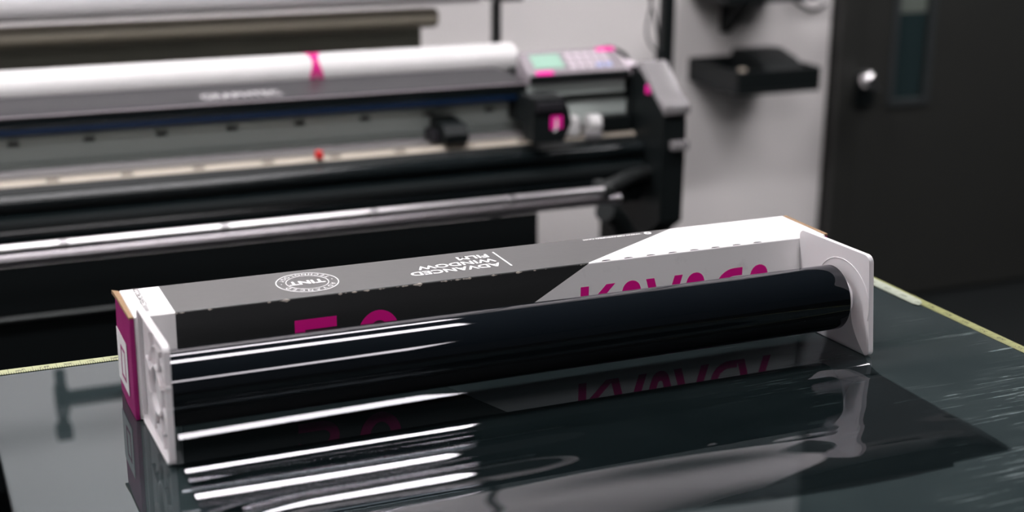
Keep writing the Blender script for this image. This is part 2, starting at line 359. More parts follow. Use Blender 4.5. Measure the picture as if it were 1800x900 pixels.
# ceiling fixtures
for i, (x0, x1, yc, wd, f) in enumerate(PANELS):
    t = thing('ceiling_light', 'long lit ceiling light panel', 'light', ((x0+x1)/2, yc, CEIL-.06), 'ceiling light panels')
    lb = ['above the box, over the left half of the table', 'right of the table', 'behind the camera',
          'over the printer, left one', 'added to light the right part of the wall', 'out to the left of the table'][i]
    t['label'] = 'long lit ceiling light panel ' + lb
    bm = BM(); box(bm, x0-.02, x1+.02, yc-wd/2-.02, yc+wd/2+.02, CEIL-.035, CEIL-.0005, .004); obj('housing', bm, m_housing, t)
    bm = BM(); box(bm, x0, x1, yc-wd/2, yc+wd/2, CEIL-.045, CEIL-.0355, .002); obj('diffuser', bm, m_tubes[f], t)

# ================================================================== CUTTING TABLE
TX0, TX1, TY0, TY1 = -.135, .987, -1.0, .197
table = thing('cutting_table', 'glass topped cutting table under the box and film roll', 'table', (.43, -.4, FLOOR))
bm = BM(); box(bm, TX0, TX1, TY0, TY1, -.010, 0, .0018, 3); obj('glass_top', bm, m_table, table, smooth=False, label='scratched dark green glass cutting surface')
bm = BM(); box(bm, TX0+.004, TX1-.004, TY0+.004, TY1-.004, -.05, -.0105, .002); obj('table_board', bm, m_black, table)
for sx in (TX0+.05, TX1-.11):
    for sy in (TY0+.05, TY1-.11):
        bm = BM(); box(bm, sx, sx+.06, sy, sy+.06, FLOOR, -.0505, .004); obj('leg', bm, m_black, table)
bm = BM(); box(bm, TX0+.11, TX1-.11, TY1-.09, TY1-.06, -.12, -.0505); obj('apron', bm, m_black, table)
bm = BM(); box(bm, TX0+.11, TX1-.11, TY0+.06, TY0+.09, -.12, -.0505); obj('apron', bm, m_black, table)
def tape(x0, x1, y0, y1, z, m, label, name='measuring_tape'):
    bm = BM(); box(bm, x0, x1, y0, y1, z, z+.0006, .0002, 1); return tag(obj(name, bm, m), label, 'tape measure')
tape(TX0+.003, TX1-.002, TY1-.0155, TY1-.001, .0002, m_tape_x, 'yellow tape measure stuck along the back edge of the table')
tape(TX1-.0155, TX1-.001, TY0+.01, TY1-.0165, .0002, m_tape_y, 'yellow tape measure stuck along the right edge of the table')
bm = BM(); pts = [(TX1-.024, .20-.003-.02), (TX1-.006, .175), (TX1-.006, .02), (TX1-.011, .010), (TX1-.020, .004), (TX1-.024, .012)]
poly_on(bm, pts, lambda u, v, h: Vector((u, v, .0009+h)), .0004); tag(obj('tape_strip', bm, m_tape_loose), 'pale short tape strip overlapping the tape measure near the back right table corner', 'tape')

# ================================================================== CARTON
L, W, H = .818, .0922, .110
carton_o = thing('film_carton', 'long printed cardboard carton in dark grey, white and magenta standing behind the film roll', 'box', (L/2, W/2, .0008))
z0 = .0008
bm = BM(); box(bm, .0035, L-.003, 0, W, z0, H, .0016, 3)
body = obj('carton_body', bm, m_carton, carton_o, smooth=False)
# shader works in object coordinates: put the body's own origin at the carton's corner
off = Vector((0, 0, 0)) - worldloc(carton_o)
body.location = off
for v in body.data.vertices: v.co -= off
# left end flap, slightly proud, with the raw board edge on top
bm = BM()
n = 14; rows = []
for i in range(n+1):
    z = z0 + (H-.002-z0)*i/n; bul = .0006*math.sin(math.pi*i/n)
    rows.append([(-.0008-bul, .001, z), (-.0008-bul-.0008, W*.5, z), (-.0008-bul, W-.001, z)])
vf = [[bm.verts.new(p) for p in r] for r in rows]; vb = [[bm.verts.new((.0032, p[1], p[2])) for p in r] for r in rows]
for i in range(n):
    for j in range(2):
        bm.faces.new((vf[i][j], vf[i][j+1], vf[i+1][j+1], vf[i+1][j])); bm.faces.new((vb[i][j], vb[i+1][j], vb[i+1][j+1], vb[i][j+1]))
    for j in (0, 2): bm.faces.new((vf[i][j], vf[i+1][j], vb[i+1][j], vb[i][j]))
for i in (0, n):
    for j in range(2): bm.faces.new((vf[i][j], vb[i][j], vb[i][j+1], vf[i][j+1]))
obj('end_flap', bm, m_magd, carton_o, label='magenta end flap with a label')
bm = BM(); pr = [(0, 0), (W*.3, .0006), (W*.7, .0012), (W-.0015, .003)]
pv = []
for yy, dz in pr:
    pv.append([bm.verts.new(p) for p in ((-.0018-dz*.8, yy+.001, H-.0022), (.0034, yy+.001, H-.0022), (.0030, yy+.001, H-.0004), (-.0014-dz*.8, yy+.001, H-.0002+dz*.5))])
for a, b in zip(pv, pv[1:]):
    for k in range(4): bm.faces.new((a[k], a[(k+1) % 4], b[(k+1) % 4], b[k]))
bm.faces.new(pv[0]); bm.faces.new(pv[-1][::-1])
obj('board_edge', bm, m_kraft, carton_o, label='brown raw cardboard edge at the left end')
endmap = lambda u, v, h: Vector((-.0024-h, u, v))
bm = BM(); poly_on(bm, [(.024, .018), (.024, .074), (.086, .074), (.086, .018)], endmap, .0003)
lab = obj('end_label', bm, m_white_ink, carton_o, label='white label on the magenta end')
bm = BM()
def ring2(bm, x0, x1, y0, y1, t, to):
    poly_on(bm, [(x0, y0), (x0, y0+t), (x1, y0+t), (x1, y0)], to); poly_on(bm, [(x0, y1-t), (x0, y1), (x1, y1), (x1, y1-t)], to)
    poly_on(bm, [(x0, y0+t), (x0, y1-t), (x0+t, y1-t), (x0+t, y0+t)], to); poly_on(bm, [(x1-t, y0+t), (x1-t, y1-t), (x1, y1-t), (x1, y0+t)], to)
ring2(bm, .036, .062, .028, .062, .003, lambda u, v, h: endmap(u, v, h+.00035))
obj('label_print', bm, m_magd, lab)
# right end
bm = BM(); box(bm, L-.003, L+.001, .001, W-.001, z0, H-.002, .0006); obj('end_flap', bm, m_magd, carton_o, label='magenta right end flap')
bm = BM(); box(bm, L-.0035, L+.0012, .001, W-.002, H-.0022, H+.0006, .0004); obj('board_edge', bm, m_kraft, carton_o, label='orange brown raw cardboard edge at the right end')
# perforation slots along the front top edge
bm = BM()
for k in range(8):
    x = .524+.0282*k; pts = []
    for t in range(9): a = math.pi*t/8; pts.append((x+.0056*math.cos(a), .0010+.0026*math.sin(a)))
    poly_on(bm, pts, lambda u, v, h: Vector((u, v, H+h)), .0002)
obj('perforation', bm, m_dark_ink, carton_o)
front = lambda u, v, h: Vector((u, -h-.00005, v))
# print on the front: custom lettering with pointed-arch A
def bar(bm, p, q, t, to):   # slanted stroke between heights p and q, horizontal thickness t
    poly_on(bm, [(p[0]-t/2, p[1]), (q[0]-t/2, q[1]), (q[0]+t/2, q[1]), (p[0]+t/2, p[1])], to)
def arch(bm, x, zb, zt, hw, t, to, down=False):   # A without crossbar / V: two strokes joined by a round apex
    sg = -1 if down else 1; r = .0115; zc = zt - sg*r
    out = []; inn = []
    for k in range(13):
        a = math.pi*(.06+.88*k/12); out.append((x+r*math.cos(a), zc+sg*r*math.sin(a)))
    for k in range(13):
        a = math.pi*(.06+.88*k/12); inn.append((x+(r*.28)*math.cos(a), zc+sg*(r*.28)*math.sin(a)-sg*.004))
    P = [(x+hw+t/2, zb)] + out + [(x-hw-t/2, zb), (x-hw+t/2, zb)] + inn[::-1] + [(x+hw-t/2, zb)]
    # split into quads strip so that the shape stays clean
    O = [P[0]]+out+[(x-hw-t/2, zb)]; I = [(x+hw-t/2, zb)]+inn+[(x-hw+t/2, zb)]
    for a in range(len(O)-1): poly_on(bm, [O[a], O[a+1], I[a+1], I[a]], to)
zb, zt = .033, .0825
bm = BM(); t = .0105
box(bm, .4925, .5025, -.0004, 0.0, zb, zt)
bar(bm, (.505, .057), (.530, zt), t*1.05, front); bar(bm, (.506, .060), (.533, zb), t*1.05, front)
arch(bm, .5565, zb, zt+.0006, .0185, t, front)
arch(bm, .5985, zt, zb-.0006, .0185, t, front, down=True)
arch(bm, .6395, zb, zt+.0006, .0185, t, front)
# C
O = []; I = []
cx, cz, ro, ri = .691, (zb+zt)/2, (zt-zb)/2, (zt-zb)/2-.0095
O = [(.702, zt), (cx, zt)]; I = [(.702, zt-.0095), (cx, zt-.0095)]
for k in range(1, 16): a = math.pi/2+math.pi*k/16; O.append((cx+ro*math.cos(a), cz+ro*math.sin(a))); I.append((cx+ri*math.cos(a), cz+ri*math.sin(a)))
O += [(cx, zb), (.702, zb)]; I += [(cx, zb+.0095), (.702, zb+.0095)]
for a in range(len(O)-1): poly_on(bm, [O[a], O[a+1], I[a+1], I[a]], front)
arch(bm, .7250, zb, zt+.0006, .0185, t, front)
obj('brand_lettering', bm, m_mag, carton_o, label='magenta capital lettering')
# big figures on the dark left part: 5 and 0
bm = BM(); zt2, zb2 = .0855, .030; tt = .0115
poly_on(bm, [(.165, zt2), (.210, zt2), (.210, zt2-tt), (.165, zt2-tt)], front)
poly_on(bm, [(.165, zt2-tt), (.176, zt2-tt), (.176, .058), (.165, .052)], front)
O = [(.165, .064), (.190, .066)]; I = [(.165, .054), (.190, .055)]
for k in range(1, 13): a = math.pi/2-math.pi*k/12; O.append((.191+.019*math.cos(a), .048+.018*math.sin(a))); I.append((.191+.0085*math.cos(a), .048+.0075*math.sin(a)))
O += [(.165, zb2)]; I += [(.165, .0405)]
for a in range(len(O)-1): poly_on(bm, [O[a], O[a+1], I[a+1], I[a]], front)
obj('figure_print', bm, m_mag, carton_o, label='magenta figure with a flat top on the dark front'); bm = BM()
N = 40
for k in range(N):
    a, b = 2*math.pi*k/N, 2*math.pi*(k+1)/N
    f = lambda t_, rx, rz: (.256+rx*math.cos(t_), .058+rz*math.sin(t_))
    poly_on(bm, [f(a, .0235, .028), f(b, .0235, .028), f(b, .012, .0165), f(a, .012, .0165)], front)
obj('figure_print', bm, m_mag, carton_o, label='magenta round figure on the dark front')
# print on the top, reading from behind
topz = H+.00005
rot_top = lambda x0, y0_: (lambda u, v, h: Vector((x0-u, y0_-v, topz+h)))
bm = BM()
box(bm, .4170, .4188, .022, .077, H, H+.0004)
for s, yb_, in (('ADVANCED', .0370), ('WINDOW', .0548), ('FILM', .0726)):
    text_on(bm, s, .0172, rot_top(.4085, yb_), bold=.022, sx=1.13)
obj('product_lettering', bm, m_white_ink, carton_o, label='white lettering ADVANCED WINDOW FILM')
bm = BM(); sx_, sy_ = .1925, .0465
def ringc(bm, r0, r1, n=72):
    for k in range(n):
        a, b = 2*math.pi*k/n, 2*math.pi*(k+1)/n; g = lambda t_, r: (sx_+r*math.cos(t_), sy_+r*math.sin(t_))
        poly_on(bm, [g(a, r1), g(b, r1), g(b, r0), g(a, r0)], lambda u, v, h: Vector((u, v, topz+h)))
ringc(bm, .0325, .0335); ringc(bm, .0222, .0230)
text_on(bm, 'TINT', .0165, rot_top(sx_+.0185, sy_+.0058), bold=.03, sx=1.05)
def arc_text(s, r, a0, a1, size):
    for i, ch in enumerate(s):
        a = a0+(a1-a0)*i/(len(s)-1)     # angle seen by the reader of the print, who stands behind the carton
        inward = a1 < a0
        def to(u, v, h, a=a):
            # local: u to the right, v up for the reader
            X = Vector((math.cos(a), math.sin(a))); T = Vector((math.sin(a), -math.cos(a))) if inward else Vector((-math.sin(a), math.cos(a)))
            up = X if inward else -X
            p = X*r + T*u + up*v
            return Vector((sx_-p.x, sy_-p.y, topz+h))
        text_on(bm, ch, size, to, bold=.01, align='CENTER')
R_ = math.radians
arc_text('ADVANCED', .0255, R_(150), R_(30), .0078)
arc_text('TECHNOLOGY', .0302, R_(205), R_(335), .0078)
for a in (R_(176), R_(4)):
    poly_on(bm, [(sx_+.0277*math.cos(a)+.0008*math.cos(t_*math.pi/3), sy_+.0277*math.sin(a)+.0008*math.sin(t_*math.pi/3)) for t_ in range(6)], lambda u, v, h: Vector((u, v, topz+h)))
obj('seal_print', bm, m_white_ink, carton_o, label='round white seal reading TINT')
bm = BM(); wv = text_on(bm, 'WWW.CERAMICPRO.COM', .0082, lambda u, v, h: Vector((.0225-v*1.0, .012+u, topz+h)), bold=.0, sx=.82)
obj('web_lettering', bm, m_dark_ink, carton_o, label='small dark web address on the white band')
bm = BM(); text_on(bm, 'WWW.CERAMICPRO.COM', .0052, rot_top(.611, .0850), bold=.05, sx=1.22)
for k in range(24):
    a, b = 2*math.pi*k/24, 2*math.pi*(k+1)/24; g = lambda t_, r: (.620+r*math.cos(t_), 0.0830+r*math.sin(t_))
    poly_on(bm, [g(a, .0045), g(b, .0045), g(b, .0022), g(a, .0022)], lambda u, v, h: Vector((u, v, topz+h)))
obj('web_lettering', bm, m_white_ink, carton_o, label='tiny white web address beside the diagonal')

# ================================================================== FILM ROLL
AY, AZ, AR = -.0755, .0600, .0372
roll = thing('film_roll', 'roll of glossy black tinted window film partly unrolled over the glass table', 'film roll', (.4, AY, 0))
bm = BM(); nx, na = 160, 360; X0, X1 = .0165, .7755; rings = []
for i in range(nx+1):
    x = X0+(X1-X0)*i/nx; ring = []
    for k in range(na):
        a = 2*math.pi*k/na
        r = AR + .00006*math.sin(2*a+x*9)*math.sin(x*7+1)
        # the outer wrap stands off slightly at the lower front and gives a second faint streak
        da = (a-R_(151)); r += .00030*math.exp(-(da/.10)**2)*max(0, 1-(x-X0)/.34)
        ring.append(bm.verts.new((x, AY+r*math.cos(a), AZ+r*math.sin(a))))
    rings.append(ring)
for A, B in zip(rings, rings[1:]):
    for k in range(na): bm.faces.new((A[k], A[(k+1) % na], B[(k+1) % na], B[k]))
# wound ends, down to the core
for ring, x in ((rings[0], X0), (rings[-1], X1)):
    inner = [bm.verts.new((x, AY+.021*math.cos(2*math.pi*k/na), AZ+.021*math.sin(2*math.pi*k/na))) for k in range(na)]
    for k in range(na): bm.faces.new((ring[k], inner[k], inner[(k+1) % na], ring[(k+1) % na]))
obj('wound_film', bm, m_roll, roll, smooth=True, label='glossy black wound film')
bm = BM(); lathe(bm, [(0, .0185), (0, .0208), (X1-X0, .0208), (X1-X0, .0185), (0, .0185)], (X0, AY, AZ), (1, 0, 0)); obj('core', bm, m_kraft, roll, smooth=True)

# the unrolled sheet: leaves the front of the roll, sweeps down to the glass and lies in soft waves
def hermite(P, n):
    out = []
    for i in range(len(P)-1):
        a = P[max(i-1, 0)]; b = P[i]; c = P[i+1]; d = P[min(i+2, len(P)-1)]
        for k in range(n):
            t = k/n; out.append(tuple(.5*((2*b[j])+(c[j]-a[j])*t+(2*a[j]-5*b[j]+4*c[j]-d[j])*t*t+(3*b[j]-a[j]-3*c[j]+d[j])*t**3) for j in (0, 1)))
    out.append(P[-1]); return out
def sweep(segs):
    """side view of the hanging part: (length, slope at start, slope at end) pieces from the roll down to the glass"""
    y, z = AY-AR-.0003, AZ-.0005; P = [(AY-AR*math.cos(R_(14))-.0002, AZ+AR*math.sin(R_(14))), (AY-AR*math.cos(R_(7))-.0002, AZ+AR*math.sin(R_(7))), (y, z)]
    for ln, a, b in segs:
        for k in range(24):
            t = R_(a+(b-a)*(k+.5)/24); y -= ln/24*math.cos(t); z -= ln/24*math.sin(t); P.append((y, z))
    zl = P[-1][1]; P = [(q[0], q[1] if n < 3 else .0008+(q[1]-zl)*(AZ-.0013)/(AZ-.0005-zl)) for n, q in enumerate(P)]
    return P
prof_l = sweep([(.020, 88, 62), (.011, 62, 52), (.014, 52, 38), (.018, 38, 24), (.012, 24, 12), (.016, 12, 0)])
prof_r = sweep([(.018, 88, 58), (.015, 58, 44), (.026, 44, 32), (.010, 32, 18), (.024, 18, 0)])
prof = prof_l; YL = prof_l[-1][0]; YR = prof_r[-1][0]
YE = -.388
nflat = 240
ys = list(range(nflat))
def front_edge(x):   # how far the sheet reaches towards the camera
    return -.389 + .012*math.sin((x-.1)*9)*(1 if x < .7 else .3) + .03*max(0, .5-x)
def wave(x, y, s):
    """height of the waves; s = 0 where the sheet lands, 1 at its front edge"""
    k = min(1, max(0, (-.222-y)/.05)); k = k*k*(3-2*k)
    h = .0009*math.exp(-((y+.300+.035*(x-.5)+.008*math.sin(x*11))/.022)**2)*(1+.5*math.sin(x*14+1))
    h += .0020*math.exp(-((y+.365+.02*math.sin(x*6))/.030)**2)*(1+.4*math.sin(x*9))
    h += .00035*math.exp(-((x-.508)/.018)**2-((y+.266)/.005)**2) + .00026*math.exp(-((x-.592)/.040)**2-((y+.283)/.0045)**2)
    h += .0006*math.exp(-((x-.730)/.024)**2-((y+.346)/.009)**2)
    k2 = min(1, max(0, (-.285-y)/.04)); h += k2*.00055*math.sin(13*x+70*y+1.0+1.5*math.sin(7*x))
    h += .00025*math.sin(x*13+y*20)*math.sin(y*45+x*5)+.0002
    # slight ripple where the sheet starts to lie flat
    f = 1 if x < .36 else max(0, 1-(x-.36)/.14); f = f*f*(3-2*f)
    f2 = max(0, 1-max(0, x-.33)/.06)
    r = f*(.0034*math.exp(-((y+.186+.004*math.sin(x*7))/.0165)**2) + f2*.0026*math.exp(-((y+.2375+.35*max(0, .11-x)**1.3)/.0125)**2)*min(1, max(0, x/.06)))
    return max(.0007, .0007+k*h+r+.0002)
bm = BM(); nx = 320; grid = []
for i in range(nx+1):
    x0_ = i/nx
    col = []
    for (ya, za), (yb2, zb2_) in zip(prof_l, prof_r):
        x = .0185+(.7755-.0185)*x0_; yy = ya+(yb2-ya)*x0_; col.append((x, yy, max(za+(zb2_-za)*x0_, .0007)+(wave(x, yy, 0)-.0009 if yy < -.150 else 0)))
    yland = YL+(YR-YL)*x0_
    fe = front_edge(.0185+(.7755-.0185)*x0_)
    for j, y in enumerate(ys):
        s = (j+1)/nflat; yy = yland+(fe-yland)*s; xl = .0185-.006*s; xr = .7755-.003*s; x = xl+(xr-xl)*x0_
        z = wave(x, yy, s); e = min(1, (j+1)/10); z = z
        col.append((x, yy, z))
    grid.append([bm.verts.new(p) for p in col])
for A, B in zip(grid, grid[1:]):
    for j in range(len(A)-1): bm.faces.new((A[j], A[j+1], B[j+1], B[j]))
sheet = obj('unrolled_sheet', bm, m_film, roll, smooth=False, auto=False, label='see-through dark tinted sheet lying on the glass')
for p in sheet.data.polygons: p.use_smooth = True

# end caps: square plates plugged into the roll ends
CS = .1212
def end_cap(side, xf, xb, label):
    """side -1: left cap (ribbed outer face towards the camera), +1: right cap; xf front edge x, xb back edge x"""
    yf, yb = -.1256, -.0012; t = thing('end_cap', label, 'end cap', ((xf+xb)/2, (yf+yb)/2, 0), 'square plastic end caps of the film roll')
    shear = (xf-xb)/(yf-yb)
    def warp(bm):
        for v in bm.verts: v.co.x += xb + (v.co.y-yb)*shear + (side > 0)*(.060-v.co.z)*.085
        return bm
    o_ = side     # outward direction
    # plate with rounded corners
    rc = .008; pts = []
    for cx_, cz_, a0 in ((yb-rc, CS-rc, 0), (yf+rc, CS-rc, 90), (yf+rc, .0008+rc, 180), (yb-rc, .0008+rc, 270)):
        for k in range(6): a = R_(a0+18*k); pts.append((cx_+rc*math.cos(a), cz_+rc*math.sin(a)))
    bm = BM(); a = [bm.verts.new((0, y, z)) for y, z in pts]; b = [bm.verts.new((o_*.0016, y, z)) for y, z in pts]; n = len(pts)
    bm.faces.new(a); bm.faces.new(b[::-1])
    for i in range(n): bm.faces.new((a[i], b[i], b[(i+1) % n], a[(i+1) % n]))
    obj('plate', warp(bm), m_cap, t)
    # rim standing out from the plate
    def inset(p, d):
        cy_, cz_ = (yf+yb)/2, CS/2; return (cy_+(p[0]-cy_)*(1-d/((yb-yf)/2)), cz_+(p[1]-cz_)*(1-d/(CS/2)))
    bm = BM(); rows = []
    for hgt, d in ((.0014, .0002), (.0060, .0000), (.0068, .0010), (.0060, .0022), (.0014, .0028)):
        rows.append([bm.verts.new((o_*hgt, *inset(p, d))) for p in pts])
    for A, B in zip(rows, rows[1:]):
        for i in range(n): bm.faces.new((A[i], A[(i+1) % n], B[(i+1) % n], B[i]))
    obj('rim', warp(bm), m_cap, t, smooth=True)
    # hub on the roll side, hollow seen from outside as a round boss with ribs
    bm = BM(); lathe(bm, [(-.0005, .024), (.0022, .0235), (.0022, .0150), (.018, .0145), (.018, 0)], (xb+(AY-yb)*shear-0, AY, AZ), (-o_, 0, 0), 48); obj('hub', bm, m_cap, t, smooth=True)
    if side < 0:
        bm = BM(); cy_, cz_ = AY, AZ
        lathe(bm, [(.001, .0250), (.0056, .0246), (.0060, .0235), (.0056, .0224), (.0010, .0220)], (0, cy_, cz_), (o_, 0, 0), 48)
        lathe(bm, [(.001, .0440), (.0038, .0436), (.0042, .0425), (.0038, .0414), (.0010, .0410)], (0, cy_, cz_), (o_, 0, 0), 48)
        for k in range(8):
            a = R_(22.5+45*k); r0, r1 = .0245, .0560 if k % 2 else .0500
            p0 = Vector((0, cy_+r0*math.cos(a), cz_+r0*math.sin(a))); p1 = Vector((0, cy_+r1*math.cos(a), cz_+r1*math.sin(a))); dd = (p1-p0).normalized(); sd = Vector((0, -dd.z, dd.y))*.0011
            q = [p0-sd, p1-sd, p1+sd, p0+sd]; A = [bm.verts.new(v+Vector((o_*.0014, 0, 0))) for v in q]; B = [bm.verts.new(v+Vector((o_*.0052, 0, 0))) for v in q]
            bm.faces.new(B)
            for i in range(4): bm.faces.new((A[i], A[(i+1) % 4], B[(i+1) % 4], B[i]))
        obj('ribs', warp(bm), m_cap, t, smooth=False)
    else:
        # faint moulded swirl on the inner face
        bm = BM(); pth = []
        for k in range(15):
            a = R_(200-12*k); pth.append((-.0002, AY-.004+.046*math.cos(a), AZ+.0+.046*math.sin(a)))
        tube(bm, pth, .0006, 16, 3); obj('moulding', warp(bm), m_cap, t, smooth=True)
    return t
end_cap(-1, .0150, .0120, 'white plastic end cap with moulded ribs on the left end of the film roll')
end_cap(+1, .7910, .7825, 'smooth white plastic end cap on the right end of the film roll')

# ================================================================== PRINTER / CUTTER
PX0 = -.85
cut = thing('vinyl_cutter', 'wide black and grey vinyl cutting plotter standing behind the table', 'cutting plotter', (.3, 1.4, FLOOR))
bm = BM(); prism_x(bm, [(1.50, .0615), (1.325, .0615), (1.315, .0585), (1.315, .0525), (1.50, .0525)], PX0, 1.012, .002); obj('top_cover', bm, m_greytop, cut, smooth=True)
bm = BM(); prism_x(bm, [(1.50, .0520), (1.316, .0520), (1.320, .024), (1.35, .016), (1.50, .016)], PX0, 1.045, .001); obj('front_cover', bm, m_blackg, cut, smooth=True)
bm = BM(); prism_x(bm, [(1.3195, .036), (1.3155, .035), (1.3165, .0255), (1.3225, .0255)], PX0, 1.010); obj('blue_stripe', bm, m_blue, cut)
bm = BM(); prism_x(bm, [(1.3165, .0600), (1.3135, .0590), (1.3135, .0576), (1.3165, .0580)], PX0, 1.010); obj('edge_trim', bm, m_panelgrey, cut)
bm = BM(); text_on(bm, 'GRAPHTEC', .030, lambda u, v, h: Vector((.356+u, 1.352+v*2.2, .0618+h)), bold=.02, sx=.98, spacing=1.05); obj('brand_lettering', bm, m_silver_ink, cut, label='silver lettering')
# beam
bm = BM(); prism_x(bm, [(1.46, .016), (1.372, .016), (1.366, .008), (1.375, -.004), (1.375, -.036), (1.360, -.040), (1.360, -.046), (1.46, -.046)], PX0, 1.262, .001); obj('beam', bm, m_alu, cut, smooth=True)
for k in range(18):
    x = PX0+.05+.1335*k
    if x > 1.2: break
    bm = BM(); box(bm, x, x+.020, 1.3640, 1.3725, -.0045, .0015, .001); obj('beam_slot', bm, m_steel, cut)
bm = BM(); prism_x(bm, [(1.46, -.0465), (1.352, -.0465), (1.350, -.052), (1.46, -.052)], PX0, 1.262); obj('back_guide', bm, m_lid, cut)
# platen with its cut-out marks
bm = BM(); prism_x(bm, [(1.47, -.0535), (1.292, -.0535), (1.284, -.057), (1.282, -.060), (1.47, -.060)], PX0, 1.275, .0015); plat = obj('platen', bm, m_beige, cut, smooth=True)
bm = BM(); box(bm, PX0, 1.262, 1.312, 1.460, -.0533, -.0522, .0003); obj('platen_sheet', bm, m_sheet, cut)
for k in range(15):
    x = .055-.1315*6+.1315*k
    if x > 1.2: break
    bm = BM(); box(bm, x, x+.022, 1.2865, 1.300, -.0575, -.0530, .001); obj('platen_slot', bm, m_marks, plat)
bm = BM(); prism_x(bm, [(1.288, -.0605), (1.282, -.0605), (1.268, -.078), (1.40, -.078), (1.40, -.0605)], PX0, 1.275); obj('platen_bracket', bm, m_black, cut)
bm = BM(); cyl(bm, (PX0, 1.248, -.080), (1.236, 1.248, -.080), .0145, n=64); obj('highlight_cylinder', bm, m_blackg, cut, smooth=True)  # black cylinder added to catch the upper highlight line
bm = BM(); box(bm, .552, .566, 1.280, 1.296, -.0555, -.040, .003); obj('alignment_tab', bm, m_red, cut, label='small red tab on the platen')
# front apron
bm = BM(); prism_x(bm, [(1.40, -.0785), (1.29, -.0785), (1.265, -.097)] + [(1.285-.075*math.cos(R_(a)), -.133+.040*math.sin(R_(a))) for a in range(63, -50, -9)] + [(1.24, -.19), (1.40, -.19)], PX0, 1.233, 0); fr_ = obj('front_apron', bm, m_blackg, cut, smooth=True)
bm = BM(); prism_x(bm, [(1.222, -.104), (1.207, -.106), (1.205, -.116), (1.212, -.120), (1.222, -.114)], PX0, 1.225); obj('apron_lip', bm, m_black, cut)
# control panel
yA, zA, yB_, zB = 1.295, .073, 1.365, .114
pn = Vector((0, -(zB-zA), (yB_-yA))).normalized()
bm = BM(); prism_x(bm, [(yA, zA-.012), (yA, zA), (yB_, zB), (yB_+.01, zB-.06), (yA+.03, zA-.03)], 1.004, 1.228, .003); cp = obj('control_panel', bm, m_panelgrey, cut, smooth=True)
pm = lambda u, v, h: Vector((u, yA+(yB_-yA)*v, zA+(zB-zA)*v)) + pn*h
def pad(bm, u0, u1, v0, v1, h=.0015): poly_on(bm, [(u0, v0), (u1, v0), (u1, v1), (u0, v1)], lambda a, b, hh: pm(a, b, hh), h)
bm = BM(); pad(bm, 1.004, 1.228, -.03, .03, .003); box(bm, 1.003, 1.2285, 1.2925, 1.2948, .060, .0715, .0005); obj('panel_bezel', bm, m_black, cp)
bm = BM(); pad(bm, 1.024, 1.090, .28, .82, .002); obj('display', bm, m_lcd, cp, label='pale green display')
bm = BM(); pad(bm, 1.020, 1.058, .05, .19); obj('sticker', bm, m_pink, cp, label='pink sticker under the display')
bm = BM(); pad(bm, 1.180, 1.222, .84, .98); obj('sticker', bm, m_pink, cp, label='pink sticker at the far corner')
bm = BM(); box(bm, 1.229, 1.256, 1.31, 1.37, .058, .088, .008, 3); obj('panel_end', bm, m_key, cut)
for (u, v) in [(1.103+.020*a, .25+.22*b) for a in range(5) for b in range(3)]:
    bm = BM(); pad(bm, u, u+.014, v, v+.12, .002); obj('key', bm, m_keyb if (u > 1.16 and v < .3) else m_key, cp)
bm = BM(); box(bm, 1.006, 1.224, 1.305, 1.36, .030, .064, .002); obj('housing_front', bm, m_alu, cut, label='light grey front of the control unit')
bm = BM(); box(bm, 1.0465, 1.236, 1.365, 1.50, .0165, .060, .002); box(bm, 1.0135, 1.236, 1.312, 1.362, .020, .0295, .002); obj('housing_core', bm, m_black, cut)
# carriage
bm = BM(); pr_ = [(.972, .048), (1.040, .048), (1.045, .020), (1.056, -.005), (1.046, -.026), (1.040, -.042), (.972, -.042)]
a = [bm.verts.new((x, 1.205, z)) for x, z in pr_]; b = [bm.verts.new((x, 1.262, z)) for x, z in pr_]; bm.faces.new(a); bm.faces.new(b[::-1])
for i in range(len(pr_)): bm.faces.new((a[i], b[i], b[(i+1) % 7], a[(i+1) % 7]))
bmesh.ops.bevel(bm, geom=list(bm.edges), offset=.003, segments=2, profile=.5, affect='EDGES'); car = obj('carriage', bm, m_black, cut)
bm = BM(); box(bm, .985, 1.035, 1.2625, 1.365, -.02, .040, .003); obj('carriage_arm', bm, m_black, car)
bm = BM(); box(bm, .976, 1.036, 1.198, 1.206, .022, .040, .002); obj('carriage_window', bm, m_greytop, car)
cm = lambda u, v, h: Vector((u, 1.2045-h, v))
bm = BM(); poly_on(bm, [(1.008, -.015), (1.034, -.015), (1.034, .012), (1.008, .012)], cm, .0006); stk = obj('carriage_sticker', bm, m_pink, car, label='pink and white sticker')
bm = BM(); text_on(bm, 'J', .026, lambda u, v, h: Vector((1.017+u, 1.2035-h, -.013+v)), bold=.04, sx=1.1); obj('sticker_print', bm, m_white_ink, stk)
# carriage neighbours behind: white rollers and black pieces
bm = BM(); box(bm, 1.0475, 1.2360, 1.318, 1.352, -.034, .0145, .004); obj('beam_front_added', bm, m_alu, cut)  # stretch of beam added further forward so that light reaches it
bm = BM(); box(bm, 1.055, 1.112, 1.28, 1.312, -.0530, -.012, .006, 3); obj('white_guard', bm, m_media, cut, smooth=True)
bm = BM(); cyl(bm, (1.130, 1.29, -.030), (1.156, 1.29, -.030), .020); obj('feed_roller', bm, m_media, cut, smooth=True)
bm = BM(); box(bm, 1.113, 1.150, 1.255, 1.268, -.0535, -.040, .003); obj('white_tray', bm, m_lid, cut)
bm = BM(); box(bm, 1.168, 1.235, 1.29, 1.345, -.052, -.018, .004); obj('clamp', bm, m_black, cut)
